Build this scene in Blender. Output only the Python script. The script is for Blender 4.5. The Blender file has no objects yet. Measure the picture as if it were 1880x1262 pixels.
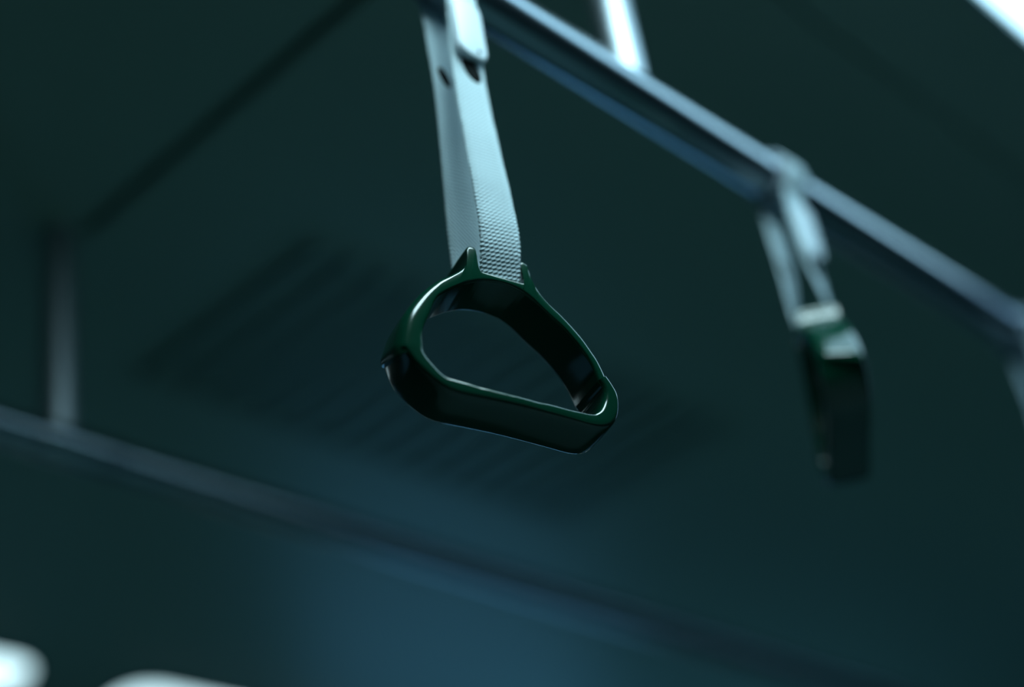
import bpy, bmesh, math, random
from mathutils import Vector, Matrix, Euler
random.seed(4)
S = bpy.context.scene
COL = S.collection
CAM_Z = 1.05            # seated eye height; heights below are given from the floor
H = CAM_Z + 1.01        # ceiling
RAIL_Z = CAM_Z + 0.783
NEAR_Y, FAR_Y = 0.505, 1.115
RAIL_R = 0.017

# ------------------------------------------------------------------ helpers
def obj(name, bm, mat, parent=None, smooth=True):
    me = bpy.data.meshes.new(name)
    bmesh.ops.recalc_face_normals(bm, faces=bm.faces[:])
    bm.to_mesh(me); bm.free()
    me.materials.append(mat)
    if smooth:
        for p in me.polygons: p.use_smooth = True
    o = bpy.data.objects.new(name, me); COL.objects.link(o)
    if parent: o.parent = parent
    return o
def sharp(o, deg=35):
    o.data.set_sharp_from_angle(angle=math.radians(deg))
    return o
def tag(o, label=None, cat=None, group=None, kind=None):
    for k, v in (('label', label), ('category', cat), ('group', group), ('kind', kind)):
        if v: o[k] = v
    return o
def empty(name, loc, rz=0):
    o = bpy.data.objects.new(name, None); COL.objects.link(o)
    o.empty_display_size = 0.05
    o.location = loc; o.rotation_euler = (0, 0, rz)
    return o
def box(bm, x0, x1, y0, y1, z0, z1):
    vs = [bm.verts.new((x, y, z)) for z in (z0, z1) for y in (y0, y1) for x in (x0, x1)]
    for f in ((0,1,3,2), (4,5,7,6), (0,1,5,4), (1,3,7,5), (3,2,6,7), (2,0,4,6)):
        bm.faces.new([vs[i] for i in f])
def rings(bm, loops, caps=True, closed=True):
    rows = [[bm.verts.new(p) for p in L] for L in loops]
    n = len(rows[0])
    for a, b in zip(rows, rows[1:]):
        for i in range(n if closed else n - 1):
            j = (i + 1) % n
            bm.faces.new((a[i], a[j], b[j], b[i]))
    if caps:
        bm.faces.new(rows[0]); bm.faces.new(rows[-1])
    return rows
def tube(bm, p0, p1, prof, n=48):
    """lathe: prof is a list of (distance along, radius) from p0 towards p1"""
    p0, p1 = Vector(p0), Vector(p1); ax = (p1 - p0).normalized()
    a = ax.orthogonal().normalized(); b = ax.cross(a)
    rings(bm, [[p0 + ax*t + (a*math.cos(2*math.pi*k/n) + b*math.sin(2*math.pi*k/n))*r for k in range(n)] for t, r in prof])
def hollow(bm, w, prof, n=48):
    L = [[(t - w/2, math.cos(2*math.pi*k/n)*q, math.sin(2*math.pi*k/n)*q) for k in range(n)] for t, q in prof]
    rows = rings(bm, L, caps=False)
    for k in range(n):
        bm.faces.new((rows[0][k], rows[0][(k+1) % n], rows[-1][(k+1) % n], rows[-1][k]))
def rrect(w, h, r, n=6):
    out = []
    for cx, cy, a0 in ((w/2-r, h/2-r, 0), (-w/2+r, h/2-r, 90), (-w/2+r, -h/2+r, 180), (w/2-r, -h/2+r, 270)):
        for k in range(n + 1):
            a = math.radians(a0 + 90*k/n); out.append((cx + r*math.cos(a), cy + r*math.sin(a)))
    return out
def slab(bm, M, w, h, t, r, e):
    """rounded plate of size w x h, thickness t, corner radius r, edge radius e; lies in M's xy plane"""
    L = []
    steps = [(0.0, e)] + [(e - e*math.cos(a), e - e*math.sin(a)) for a in (math.pi/8*k for k in range(1, 5))]
    prof = [(z, i) for z, i in steps] + [(t - z, i) for z, i in reversed(steps)]
    for z, i in prof:
        L.append([M @ Vector((x, y, z)) for x, y in rrect(w - 2*i, h - 2*i, max(r - i, 0.0004))])
    rings(bm, L)
def resample(pts, n, closed=False):
    """Catmull-Rom through pts, then n points evenly spaced"""
    P = [Vector((p[0], p[1], 0)) if len(p) == 2 else Vector(p) for p in pts]
    d = []
    for i in range(len(P) - 1):
        p0 = P[max(i-1, 0)]; p1 = P[i]; p2 = P[i+1]; p3 = P[min(i+2, len(P)-1)]
        for k in range(16):
            t = k/16
            d.append(0.5*((2*p1) + (p2-p0)*t + (2*p0-5*p1+4*p2-p3)*t*t + (3*p1-p0-3*p2+p3)*t**3))
    d.append(P[-1])
    acc = [0]
    for a, b in zip(d, d[1:]): acc.append(acc[-1] + (b-a).length)
    out, j = [], 0
    for k in range(n):
        s = acc[-1]*k/(n-1)
        while j < len(acc)-2 and acc[j+1] < s: j += 1
        t = (s-acc[j])/max(acc[j+1]-acc[j], 1e-9)
        out.append(d[j].lerp(d[j+1], min(max(t, 0), 1)))
    return out
def lerp_table(tab, x):
    if x <= tab[0][0]: return tab[0][1]
    for (a, u), (b, v) in zip(tab, tab[1:]):
        if x <= b:
            t = (x-a)/(b-a); t = t*t*(3-2*t)*0.5 + t*0.5
            return u + (v-u)*t
    return tab[-1][1]

# ------------------------------------------------------------------ materials
def mat(name, color, rough=0.5, metal=0.0, spec=0.5, coat=0.0, bump=None, vary=0.0, scale=20, emit=None, es=0):
    m = bpy.data.materials.new(name); m.use_nodes = True
    nt = m.node_tree; b = nt.nodes['Principled BSDF']
    b.inputs['Base Color'].default_value = (*color, 1)
    b.inputs['Roughness'].default_value = rough
    b.inputs['Metallic'].default_value = metal
    b.inputs['Specular IOR Level'].default_value = spec
    b.inputs['Coat Weight'].default_value = coat
    if emit:
        b.inputs['Emission Color'].default_value = (*emit, 1); b.inputs['Emission Strength'].default_value = es
    if vary or bump:
        tc = nt.nodes.new('ShaderNodeTexCoord')
        nz = nt.nodes.new('ShaderNodeTexNoise'); nz.inputs['Scale'].default_value = scale; nz.inputs['Detail'].default_value = 5
        nt.links.new(tc.outputs['Object'], nz.inputs['Vector'])
        if vary:
            mr = nt.nodes.new('ShaderNodeMapRange')
            mr.inputs['To Min'].default_value = max(rough - vary, 0.02); mr.inputs['To Max'].default_value = rough + vary
            nt.links.new(nz.outputs['Fac'], mr.inputs['Value']); nt.links.new(mr.outputs['Result'], b.inputs['Roughness'])
        if bump:
            bp = nt.nodes.new('ShaderNodeBump'); bp.inputs['Strength'].default_value = bump; bp.inputs['Distance'].default_value = 0.001
            nt.links.new(nz.outputs['Fac'], bp.inputs['Height']); nt.links.new(bp.outputs['Normal'], b.inputs['Normal'])
    return m
def web_mat():
    m = mat('woven webbing', (0.70, 0.74, 0.74), 0.8, spec=0.25)
    nt = m.node_tree; b = nt.nodes['Principled BSDF']; N = nt.nodes.new; L = nt.links.new
    uv = N('ShaderNodeUVMap'); uv.uv_map = 'UVMap'
    mp = N('ShaderNodeMapping'); mp.inputs['Rotation'].default_value = (0, 0, math.radians(0)); L(uv.outputs['UV'], mp.inputs['Vector'])
    w1 = N('ShaderNodeTexWave'); w1.wave_type = 'BANDS'; w1.bands_direction = 'DIAGONAL'
    w1.inputs['Scale'].default_value = 215; w1.inputs['Distortion'].default_value = 0.6; w1.inputs['Detail'].default_value = 1
    w2 = N('ShaderNodeTexWave'); w2.wave_type = 'BANDS'; w2.bands_direction = 'Y'
    w2.inputs['Scale'].default_value = 125; w2.inputs['Distortion'].default_value = 0.3
    L(mp.outputs['Vector'], w1.inputs['Vector']); L(mp.outputs['Vector'], w2.inputs['Vector'])
    mx = N('ShaderNodeMath'); mx.operation = 'MULTIPLY_ADD'; L(w1.outputs['Fac'], mx.inputs[0]); mx.inputs[1].default_value = 1.1; L(w2.outputs['Fac'], mx.inputs[2])
    bp = N('ShaderNodeBump'); bp.inputs['Strength'].default_value = 0.5; bp.inputs['Distance'].default_value = 0.0006
    L(mx.outputs[0], bp.inputs['Height']); L(bp.outputs['Normal'], b.inputs['Normal'])
    cr = N('ShaderNodeMapRange'); cr.inputs['From Max'].default_value = 2.1; cr.inputs['To Min'].default_value = 0.62; cr.inputs['To Max'].default_value = 1.0
    L(mx.outputs[0], cr.inputs['Value'])
    mc = N('ShaderNodeVectorMath'); mc.operation = 'SCALE'; mc.inputs[0].default_value = (0.70, 0.88, 0.94); L(cr.outputs['Result'], mc.inputs['Scale'])
    L(mc.outputs['Vector'], b.inputs['Base Color'])
    return m
M_steel = mat('brushed steel', (0.36, 0.42, 0.46), 0.21, 1.0, vary=0.03, scale=60)
M_post = mat('brushed steel post', (0.42, 0.48, 0.52), 0.45, 1.0, vary=0.03, scale=60)
M_green = mat('glossy green plastic', (0.0005, 0.048, 0.025), 0.15, spec=0.75, coat=0.25)
M_grip = mat('dark green grip plastic', (0.0005, 0.042, 0.022), 0.15, spec=0.75, coat=0.25)
M_web = web_mat()
M_clip = mat('white moulded plastic', (0.62, 0.74, 0.80), 0.35, spec=0.5)
M_sleeve = mat('grey plastic sleeve', (0.30, 0.36, 0.42), 0.4)
M_black = mat('hole and rivet black', (0.003, 0.006, 0.006), 0.8, spec=0.05)  # near-black for the darkness of the strap holes, also the rivet
M_ceil = mat('painted ceiling panel', (0.280, 0.390, 0.320), 0.44, spec=0.45, bump=0.05, scale=40)
M_vent = mat('painted vent metal', (0.265, 0.370, 0.305), 0.45, spec=0.4)
M_void = mat('dark cavity', (0.01, 0.018, 0.018), 0.9, spec=0.1)
M_wall = mat('wall laminate', (0.05, 0.085, 0.085), 0.5, bump=0.05, scale=40)
M_floor = mat('grey rubber floor', (0.34, 0.56, 0.51), 0.7, bump=0.1, scale=150)
M_frame = mat('window rubber', (0.02, 0.03, 0.03), 0.6)
M_lamp = mat('lit lamp diffuser', (0.8, 0.85, 0.85), 0.5, emit=(0.62, 0.92, 1.0), es=14.5)
M_lamp_far = mat('dimmer lit lamp diffuser', (0.8, 0.85, 0.85), 0.5, emit=(0.62, 0.92, 1.0), es=1.9)
M_lamp_mid = mat('lit lamp diffuser, fading', (0.8, 0.85, 0.85), 0.5, emit=(0.46, 0.80, 1.0), es=3.3)
M_lamp_added = mat('added bluish diffuser', (0.8, 0.85, 0.85), 0.5, emit=(0.34, 0.66, 1.0), es=1.7)  # unseen lamp added for the blue reflection along the rails
M_rim = mat('lamp trim', (0.20, 0.26, 0.27), 0.4)
M_glow_pane = mat('added blue glow pane', (0.02, 0.03, 0.04), 0.1, emit=(0.14, 0.52, 0.95), es=1.15)  # unseen glowing pane, placed to reflect as the blue patch in the ceiling
M_dusk = mat('dusky blue window pane', (0.02, 0.03, 0.04), 0.1, emit=(0.16, 0.55, 0.85), es=0.12)

# ------------------------------------------------------------------ setting
X0, X1, Y0, Y1 = -2.2, 5.2, -0.75, 2.25
VX0, VX1, VY0, VY1 = 0.925, 1.63, 0.975, 1.285       # ceiling vent opening
def lamp_cells():
    # (x0, x1, y0, y1) of the lit ceiling lamps
    return [(0.38, 0.79, 0.10, 0.372), (0.83, 1.62, 0.10, 0.372), (1.69, 3.4, 0.10, 0.372), (0.30, 1.268, 1.955, 2.07), (1.43, 3.2, 1.955, 2.07)]
LAMPS = lamp_cells()
SEAM = (0.748, 0.762)
xs = sorted({X0, X1, SEAM[0], SEAM[1], VX0, VX1})
ys = sorted({Y0, Y1, VY0, VY1, 1.10, 0.485, 0.488})
bm = bmesh.new()
for xa, xb in zip(xs, xs[1:]):
    for ya, yb in zip(ys, ys[1:]):
        cx, cy = (xa+xb)/2, (ya+yb)/2
        if SEAM[0] < cx < SEAM[1] and cy < 1.10: continue
        if VX0 < cx < VX1 and VY0 < cy < VY1: continue
        if 0.485 < cy < 0.488: continue
        box(bm, xa, xb, ya, yb, H, H + 0.022)
bmesh.ops.remove_doubles(bm, verts=bm.verts[:], dist=1e-5)
o = obj('ceiling', bm, M_ceil, smooth=False); tag(o, 'dark teal ceiling panels with a straight cross seam', 'ceiling', kind='structure')
bm = bmesh.new(); box(bm, X0, X1, Y0, Y1, H + 0.024, H + 0.05)
o = obj('trim_1', bm, M_void, smooth=False); tag(o, 'dark backing above the ceiling seams', 'ceiling backing', kind='structure')
bm = bmesh.new(); box(bm, X0, X1, Y0, Y1, -0.05, 0)
o = obj('floor', bm, M_floor, smooth=False); tag(o, 'grey rubber floor of the carriage', 'floor', kind='structure')
def wall_with_openings(name, y0, y1, wins, label):
    bm = bmesh.new()
    xc = sorted({X0, X1} | {w[0] for w in wins} | {w[1] for w in wins})
    zc = sorted({0.0, H + 0.05} | {w[2] for w in wins} | {w[3] for w in wins})
    for xa, xb in zip(xc, xc[1:]):
        for za, zb in zip(zc, zc[1:]):
            cx, cz = (xa+xb)/2, (za+zb)/2
            if any(w[0] < cx < w[1] and w[2] < cz < w[3] for w in wins): continue
            box(bm, xa, xb, y0, y1, za, zb)
    bmesh.ops.remove_doubles(bm, verts=bm.verts[:], dist=1e-5)
    tag(obj(name, bm, M_wall, smooth=False), label, 'wall', kind='structure')
WINS = [(-1.2, 0.0, 1.25, 1.86), (0.4, 1.6, 1.25, 1.86), (2.0, 2.9, 1.25, 1.86), (3.3, 4.4, 1.25, 1.86)]  # third opening placed and sized for its blue reflection in the ceiling
wall_with_openings('wall_back', Y1, Y1 + 0.06, WINS, 'far side wall of the carriage, beyond the far handrail')
wall_with_openings('wall_front', Y0 - 0.06, Y0, [], 'near side wall of the carriage')
for nm, xa, wl in (('wall_left', X0 - 0.06, 'end wall of the carriage behind the seat'), ('wall_right', X1, 'end wall of the carriage far along the handrails')):
    bm = bmesh.new(); box(bm, xa, xa + 0.06, Y0 - 0.06, Y1 + 0.06, 0, H + 0.05)
    tag(obj(nm, bm, M_wall, smooth=False), wl, 'wall', kind='structure')
for i, (a, b, c, d) in enumerate(WINS):
    bm = bmesh.new()
    for e in ((a, b, c, c+0.03), (a, b, d-0.03, d), (a, a+0.03, c+0.03, d-0.03), (b-0.03, b, c+0.03, d-0.03)):
        box(bm, e[0], e[1], Y1 - 0.004, Y1 + 0.05, e[2], e[3])
    fr = obj('window_%d' % (i+1), bm, M_frame, smooth=False); tag(fr, 'unseen side window of the carriage with dark rubber frame', 'window', kind='structure')
    bm = bmesh.new(); box(bm, a+0.03, b-0.03, Y1 + 0.02, Y1 + 0.028, c+0.03, d-0.03)
    obj('pane', bm, M_glow_pane if i == 2 else M_dusk, fr, smooth=False)

# ceiling vent: frame + cross slats + dark cavity
v = empty('ceiling_vent', ((VX0+VX1)/2, (VY0+VY1)/2, H))
cx, cy = v.location.x, v.location.y
bm = bmesh.new()
for e in ((VX0, VX1, VY0, VY0+.012), (VX0, VX1, VY1-.012, VY1), (VX0, VX0+.012, VY0+.012, VY1-.012), (VX1-.012, VX1, VY0+.012, VY1-.012)):
    box(bm, e[0]-cx, e[1]-cx, e[2]-cy, e[3]-cy, -0.002, 0.02)
obj('vent_frame', bm, M_vent, v, smooth=False)
x = VX0 + 0.012 + 0.016
while x + 0.03 < VX1 - 0.012:
    bm = bmesh.new(); box(bm, x-cx, x+0.029-cx, VY0+.012-cy, VY1-.012-cy, 0.0, 0.016)
    obj('slat', bm, M_vent, v, smooth=False)
    x += 0.045
tag(v, 'dark ribbed ceiling vent of cross slats, beyond the sharp green handle', 'vent')

# lamps set flush under the ceiling
LT = ['brightest ceiling lamp, above the view over the sharp green strap', 'pale ceiling lamp glimpsed in the upper right corner of the view', 'unseen dim bluish lamp farther along, added for the blue reflection in the rails', 'glowing ceiling lamp in the bottom left corner of the view',
      'long glowing ceiling lamp on the bottom edge, right of the corner lamp']
for i, (a, b, c, d) in enumerate(LAMPS):
    t = empty('ceiling_lamp', ((a+b)/2, (c+d)/2, H))
    w, h = b-a, d-c; r = 0.045 if h < 0.2 else 0.05
    bm = bmesh.new()
    out, inn = rrect(w + .016, h + .016, r + .008, 10), rrect(w, h, r, 10)
    rows = rings(bm, [[(x, y, 0.0) for x, y in out], [(x, y, -0.006) for x, y in out], [(x, y, -0.006) for x, y in inn], [(x, y, 0.0) for x, y in inn]], caps=False)
    obj('lamp_trim', bm, M_rim, t, smooth=False)
    bm = bmesh.new()
    rings(bm, [[(x*s, y*s2, z) for x, y in inn] for s, s2, z in ((.999, .99, -0.0003), (.9985, .98, -.005), (.996, .93, -.008), (.98, .80, -.0105), (.9, .5, -.012))])
    obj('diffuser', bm, (M_lamp, M_lamp_mid, M_lamp_added, M_lamp_far, M_lamp_far)[i], t)
    tag(t, LT[i], 'lamp', 'ceiling lamps')

# ------------------------------------------------------------------ handrails
def handrail(y, r, posts, post_r, tees, label):
    root = empty('handrail', (0.8, y, RAIL_Z))
    bm = bmesh.new(); tube(bm, (X0 - 0.8, 0, 0), (X1 - 0.8, 0, 0), [(0, r), (X1-X0, r)])
    sharp(obj('rail_pipe', bm, M_steel, root))
    for x in posts:
        bm = bmesh.new(); L = H - RAIL_Z
        tube(bm, (x-0.8, 0, 0), (x-0.8, 0, L), [(0, post_r), (r*0.9, post_r), (r+0.004, post_r*1.02), (L-0.0, post_r)])
        p = sharp(obj('hanger_post', bm, M_post, root))
    for a, b in tees:
        bm = bmesh.new(); w = b-a
        tube(bm, (a-0.8, 0, 0), (b-0.8, 0, 0), [(0, r+.0003), (0.001, r+.0016), (0.003, r+.0022), (w-.003, r+.0022), (w-.001, r+.0016), (w, r+.0003)])
        sharp(obj('tee_sleeve', bm, M_steel, root))
    return tag(root, label, 'handrail', 'handrails along the carriage')
handrail(NEAR_Y, RAIL_R, (0.803, 2.7), 0.0145, (), 'steel handrail carrying the hanging straps, crossing the upper right')
handrail(FAR_Y, 0.0155, (0.737, 2.7), 0.016, ((0.715, 0.80),), 'dim steel handrail crossing the lower left, no straps on it')

# ------------------------------------------------------------------ hand straps
# Handle, millimetres in its own front plane: u to the right, v up; v = 0 lies RING_DROP below the rail.
ARC_L = [(-67.8,-17.5), (-68.2,-13.5), (-67.4,-11.0), (-66.0,-7.1), (-61.8,3.3), (-55.8,12.5), (-48.0,21.9), (-39.0,30.3), (-30.6,35.2), (-24.4,39.2), (-20.6,43.4), (-19.4,48.4), (-19.2,53.8), (-17.8,55.8)]
LUG_L = [(-17.8,55.8), (-14.4,55.4), (-13.6,52.0), (-14.0,44.0), (-13.6,40.2)]
SLOT = [(-13.6,40.2), (-11.6,38.9), (0.7,36.9), (12.4,35.1), (13.6,36.6)]
LUG_R = [(13.6,36.6), (13.0,43.0), (12.8,49.2), (14.6,50.4), (16.8,49.2)]
ARC_R = [(16.8,49.2), (17.4,45.0), (18.2,39.4), (20.8,32.4), (25.6,25.2), (32.0,18.7), (37.8,12.1), (43.4,4.9), (47.8,-2.4), (51.2,-9.3), (53.6,-17.5), (54.4,-21.0)]
IN_L = [(-53.3,-14.2), (-53.4,-12.0), (-53.2,-7.2), (-51.5,-2.2), (-47.3,6.1), (-42.2,16.5), (-34.8,23.0), (-25.3,28.6), (-21.0,30.4)]
IN_TL = [(-21.0,30.4), (-16.5,32.0), (-12.0,33.0)]
IN_T = [(-12.0,33.0), (-6.5,33.4), (1.5,33.0), (9.1,30.4), (11.0,29.4)]
IN_TR = [(11.0,29.4), (13.2,28.0), (15.2,26.4)]
IN_R = [(15.2,26.4), (18.2,23.6), (24.9,16.4), (32.8,8.4), (40.0,-1.6), (44.6,-9.9), (47.2,-16.9), (48.6,-23.6)]
GRIP_OUT = [(54.6,-20.0), (57.2,-25.0), (59.2,-31.1), (58.7,-38.3), (56.3,-45.6), (51.9,-51.2), (46.0,-53.8), (39.1,-54.0), (27.2,-51.9), (11.1,-49.1), (-4.8,-46.7), (-20.7,-44.9), (-35.4,-43.4), (-44.0,-41.0), (-50.0,-37.0), (-55.8,-31.6), (-60.6,-25.4), (-64.2,-17.0), (-65.6,-13.2)]
GRIP_IN = [(48.6,-23.6), (50.6,-27.0), (50.9,-31.5), (49.3,-37.0), (45.8,-42.6), (41.2,-45.6), (37.3,-45.9), (30.7,-44.9), (25.2,-44.2), (18.9,-42.9), (13.5,-42.0), (7.8,-41.5), (2.7,-40.4), (-3.6,-39.2), (-8.0,-38.6), (-15.2,-37.4), (-20.5,-36.5), (-24.8,-36.0), (-29.9,-34.8), (-36.1,-33.8), (-42.8,-32.4), (-47.9,-27.3), (-51.8,-21.2), (-53.2,-16.0), (-53.4,-11.5)]
TILT = math.radians(-7.0)
RING_DROP = 0.783 - 0.5004
def flat(pts):          # level the handle: its base line slopes by TILT in the trace
    c, s = math.cos(-TILT), math.sin(-TILT); px, pv = 0.0, 38.0
    return [Vector((px + c*(p[0]-px) - s*(p[1]-pv), pv + s*(p[0]-px) + c*(p[1]-pv), 0)) for p in pts]
def band(bm, out, inn, half, ro, ri, crown=0.0, slant=None):
    """sweep a rounded section between an inner and an outer line (metres); depth runs along local y"""
    loops = []
    n = len(out)
    for k, (a, b) in enumerate(zip(out, inn)):
        th = (a-b).length; dr = (a-b)/th
        Ro, Ri = min(ro[k] if isinstance(ro, list) else ro, th*0.5), min(ri, th*0.4)
        h = half
        sec = []
        def corner(s0, d0, r, a0):
            for j in range(6):
                an = math.radians(a0 + 90*j/5); sec.append((s0 + r*math.cos(an), d0 + r*math.sin(an)))
        corner(th-Ro, h-Ro, Ro, 0); corner(Ri, h-Ri, Ri, 90); corner(Ri, -h+Ri, Ri, 180); corner(th-Ro, -h+Ro, Ro, 270)
        L = []
        for s, d in sec:
            if s > th*0.5: s += crown*(1-(d/h)**2)
            p = b + dr*s
            L.append((p.x, d, p.y + (slant(k)*d/h if slant else 0)))
        # crown vertices on the outer face
        for d in (-0.5*h, 0, 0.5*h):
            p = b + dr*(th + crown*(1-(d/h)**2)); L.append((p.x, d, p.y + (slant(k)*d/h if slant else 0)))
        loops.append(L)
    rings(bm, loops)
def mm(v): return [p*0.001 for p in v]
def make_ring(bm):
    segs = ((ARC_L, IN_L, 64), (LUG_L, IN_TL, 18), (SLOT, IN_T, 26), (LUG_R, IN_TR, 18), (ARC_R, IN_R, 64))
    out, inn, rad = [], [], []
    for (a, b, n), (r0, r1) in zip(segs, ((.0078, .0026), (.0022, .0014), (.0012, .0012), (.0014, .0022), (.0030, .0042))):
        A, B = resample(flat(a), n), resample(flat(b), n)
        R = [r0 + (r1-r0)*(k/(n-1))**1.6 for k in range(n)]
        if out: A, B, R = A[1:], B[1:], R[1:]
        rad += R
        out += A; inn += B
    band(bm, mm(out), mm(inn), 0.0153, rad, 0.0020, 0.0006, lambda k: 0.0045*max(0, 1-k/14)**2)
def make_grip(bm):
    A, B = resample(flat(GRIP_OUT), 150), resample(flat(GRIP_IN), 150)
    band(bm, mm(A), mm(B), 0.0156, 0.0026, 0.0032, 0.0008, lambda k: 0.0045*max(0, 1-(149-k)/18)**2)

def ribbon(bm, pts, W, N, width, thick, uvl, v0=0.0, tooth=0.0008, pitch=0.0032):
    """woven band: pts centre line, W width direction, N facing direction for each point"""
    us = [-1, -0.96, -0.6, -0.2, 0.2, 0.6, 0.96, 1]
    s = 0; front, back, L = [], [], []
    for k, p in enumerate(pts):
        if k: s += (p - pts[k-1]).length
        w = width/2 + tooth*(2*abs(((s/pitch) % 1) - 0.5) - 0.5)
        front.append([bm.verts.new(p + W[k]*(u*w) + N[k]*(thick/2*(1 if abs(u) < 0.99 else 0.2))) for u in us])
        back.append([bm.verts.new(p + W[k]*(u*w) - N[k]*(thick/2*(1 if abs(u) < 0.99 else 0.2))) for u in us]); L.append(s)
    def quad(vs, uvs):
        f = bm.faces.new(vs)
        for lp, q in zip(f.loops, uvs): lp[uvl].uv = q
    for k in range(len(pts)-1):
        for i in range(len(us)-1):
            q = [((us[i]+1)*width/2, L[k]), ((us[i+1]+1)*width/2, L[k]), ((us[i+1]+1)*width/2, L[k+1]), ((us[i]+1)*width/2, L[k+1])]
            quad((front[k][i], front[k][i+1], front[k+1][i+1], front[k+1][i]), q)
            quad((back[k][i+1], back[k][i], back[k+1][i], back[k+1][i+1]), [q[1], q[0], q[3], q[2]])
        for i in (0, len(us)-1):
            q = [(0 if i == 0 else width, L[k])]*2 + [(0 if i == 0 else width, L[k+1])]*2
            quad((front[k][i], back[k][i], back[k+1][i], front[k+1][i]), q)
    for r in (0, -1):
        for i in range(len(us)-1):
            bm.faces.new((front[r][i], front[r][i+1], back[r][i+1], back[r][i]))

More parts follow.
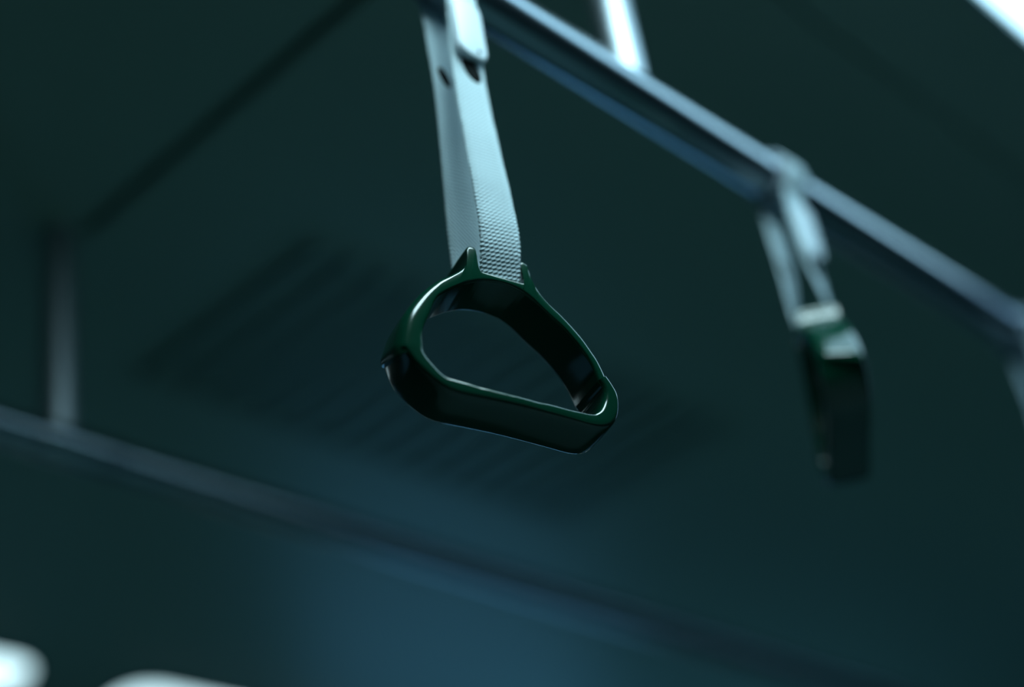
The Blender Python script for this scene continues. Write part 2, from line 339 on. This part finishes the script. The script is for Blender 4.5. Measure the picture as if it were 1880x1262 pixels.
def make_strap(x, turn, drop, label, protos=None, tilt=TILT):
    """one hanging strap; turn = how far the handle is twisted about the plumb line, drop = rail axis to handle origin"""
    root = empty('hand_strap', (x, NEAR_Y, RAIL_Z))
    top, bot = -0.0165, -drop + 0.0365        # ends of the visible web legs
    def frame(z):
        t = min(max((z - top)/(bot - top), 0), 1)
        a = turn*(t if drop > .2 else t**2.2)
        return Vector((math.cos(a), -math.sin(a), 0)), Vector((math.sin(a), math.cos(a), 0))
    Lz = bot - top
    sep = [(0.0, 0.0128), (0.10, 0.0104), (0.30, 0.0090), (0.42, 0.0098), (0.58, 0.0125), (0.74, 0.0160), (0.86, 0.0183), (0.93, 0.0168), (1.0, 0.0112)]
    if drop < .2: sep = [(0.0, 0.0128), (0.15, 0.0108), (0.5, 0.0105), (0.75, 0.0125), (0.9, 0.0140), (1.0, 0.0112)]
    sm = lambda t: sum(lerp_table(sep, t + 0.012*j) for j in range(-3, 4))/7
    bm = bmesh.new(); uvl = bm.loops.layers.uv.new('UVMap')
    pts, Ws = [], []
    n = max(int(abs(Lz)/0.0008), 60)
    for sgn in (-1, 1):                      # front leg, rear leg
        P, W = [], []
        for k in range(n+1):
            t = k/n; z = top + Lz*t
            w, d = frame(z)
            P.append(d*(sgn*sm(t)) + Vector((0.004*(1-t) if drop > .2 else 0, 0, z))); W.append(w)
        pts.append(P); Ws.append(W)
    # over the rail from the rear leg to the front leg
    R = RAIL_R + 0.0035
    over, ow = [], []
    for k in range(41):
        a = math.radians(-48 + 276*k/40)
        over.append(Vector((0.004 if drop > .2 else 0, R*math.cos(a), R*math.sin(a)))); ow.append(Vector((1, 0, 0)))
    line = list(reversed(pts[1])) + over + pts[0]
    wid = list(reversed(Ws[1])) + ow + Ws[0]
    nor = []
    for k in range(len(line)):
        tg = (line[min(k+1, len(line)-1)] - line[max(k-1, 0)]).normalized()
        nor.append(tg.cross(wid[k]).normalized())
    ribbon(bm, line, wid, nor, 0.0252, 0.0016, uvl)
    sharp(obj('webbing', bm, M_web, root), 60)
    # sleeve gripping the rail
    bm = bmesh.new(); w = 0.034
    hollow(bm, w, [(0, RAIL_R+.0003), (0, RAIL_R+.0014), (0.0007, RAIL_R+.0022), (0.002, RAIL_R+.0026), (w-.002, RAIL_R+.0026), (w-.0007, RAIL_R+.0022), (w, RAIL_R+.0014), (w, RAIL_R+.0003)])
    sharp(obj('rail_sleeve', bm, M_sleeve, root))
    # white clip lying on the front leg
    bm = bmesh.new()
    zc = -0.0545; w_, d_ = frame(zc)
    mat3 = Matrix((w_, Vector((0, 0, 1)), -d_)).transposed().to_4x4()
    mat3.translation = Vector((0.004, 0, zc)) - d_*0.0100
    slab(bm, mat3, 0.0248, 0.050, 0.0060, 0.0090, 0.003)
    cl = obj('clip', bm, M_clip, root); tag(cl, 'white plastic clip')
    bm = bmesh.new()
    p = mat3 @ Vector((0.004, -0.0185, 0.0058)); tube(bm, p, p - d_*0.0010, [(0, .0014), (.0007, .0013), (.001, .0008)], 16)
    obj('rivet', bm, M_black, cl)
    # black oval discs stand in for the dark of holes through both legs
    for sgn, rx, rz, dx, zz in ((-1, 0.0062, 0.0100, 0.001, -0.0850), (1, 0.0036, 0.0078, -0.005, -0.0795)):
        bm = bmesh.new(); t = (zz-top)/Lz; w_, d_ = frame(zz)
        c = Vector((0.004 if drop > .2 else 0, 0, zz)) + d_*(sgn*sm(t)) + w_*dx
        f = -d_
        up = (Vector((0, 0, 1)) + w_*(-0.45)).normalized(); sd = (w_ + Vector((0, 0, 1))*0.45).normalized()
        rings(bm, [[c + f*h + (sd*math.cos(2*math.pi*k/32)*rx + up*math.sin(2*math.pi*k/32)*rz)*q for k in range(32)] for q, h in ((1, -.0011), (1, .0011), (.93, .0016), (.6, .0019))])
        tag(sharp(obj('hole_disc', bm, M_black, root)), 'dark disc standing in for an oval hole')
    # handle
    hb = empty_free = None
    loc = Vector((0, 0, -drop)); rot = Euler((0, 0, -turn))
    piv = Vector((0, 0, 0.038))
    Mh = Matrix.Translation(loc) @ rot.to_matrix().to_4x4() @ Matrix.Translation(piv) @ Matrix.Rotation(-tilt, 4, 'Y') @ Matrix.Translation(-piv)
    if protos is None:
        bm = bmesh.new(); make_ring(bm); ring = sharp(obj('handle_ring', bm, M_green, root), 40)
        bm = bmesh.new(); make_grip(bm); grip = sharp(obj('grip', bm, M_grip, ring), 40)
        tag(grip, 'dark green grip bar with finger waves')
    else:
        ring = protos[0].copy(); COL.objects.link(ring); ring.parent = root
        grip = protos[1].copy(); COL.objects.link(grip); grip.parent = ring
    ring.matrix_local = Mh
    tag(root, label, 'hand strap', 'hand straps on the near handrail')
    return ring, grip
pr = make_strap(0.614, math.radians(21), RING_DROP, 'sharp green hand strap on white webbing, its open handle seen in full')
make_strap(0.975, math.radians(-37), 0.185, 'blurred green hand strap hanging edge-on to the right of the sharp one', pr)
make_strap(1.352, math.radians(-20), 0.235, 'strap cut off by the right edge, only its pale clip and webbing showing', pr)

# ------------------------------------------------------------------ camera
cd = bpy.data.cameras.new('camera'); cam = bpy.data.objects.new('camera', cd); COL.objects.link(cam)
right = Vector((0.6899589, -0.7096227, -0.14280172)); down = Vector((0.30303299, 0.46232994, -0.83331988)); fwd = Vector((0.65736422, 0.53168284, 0.53402775))
mw = Matrix((right, -down, -fwd)).transposed().to_4x4(); mw.translation = (0, 0, CAM_Z)
cam.matrix_world = mw
cd.sensor_width = 36; cd.lens = 3160/1880*36
cd.clip_start = 0.02
cd.dof.use_dof = True; cd.dof.focus_distance = 0.935; cd.dof.aperture_fstop = 1.6
S.camera = cam

w = bpy.data.worlds.new('world'); w.use_nodes = True; S.world = w
w.node_tree.nodes['Background'].inputs['Color'].default_value = (0.02, 0.05, 0.07, 1)
w.node_tree.nodes['Background'].inputs['Strength'].default_value = 0.3
vs = S.view_settings
S.display_settings.display_device = 'sRGB'
vs.view_transform = 'Standard'; vs.look = 'None'; vs.exposure = 0.0; vs.gamma = 1.0; vs.use_curve_mapping = False
S.cycles.use_denoising = True
S.cycles.max_bounces = 8
S.cycles.sample_clamp_indirect = 4.0
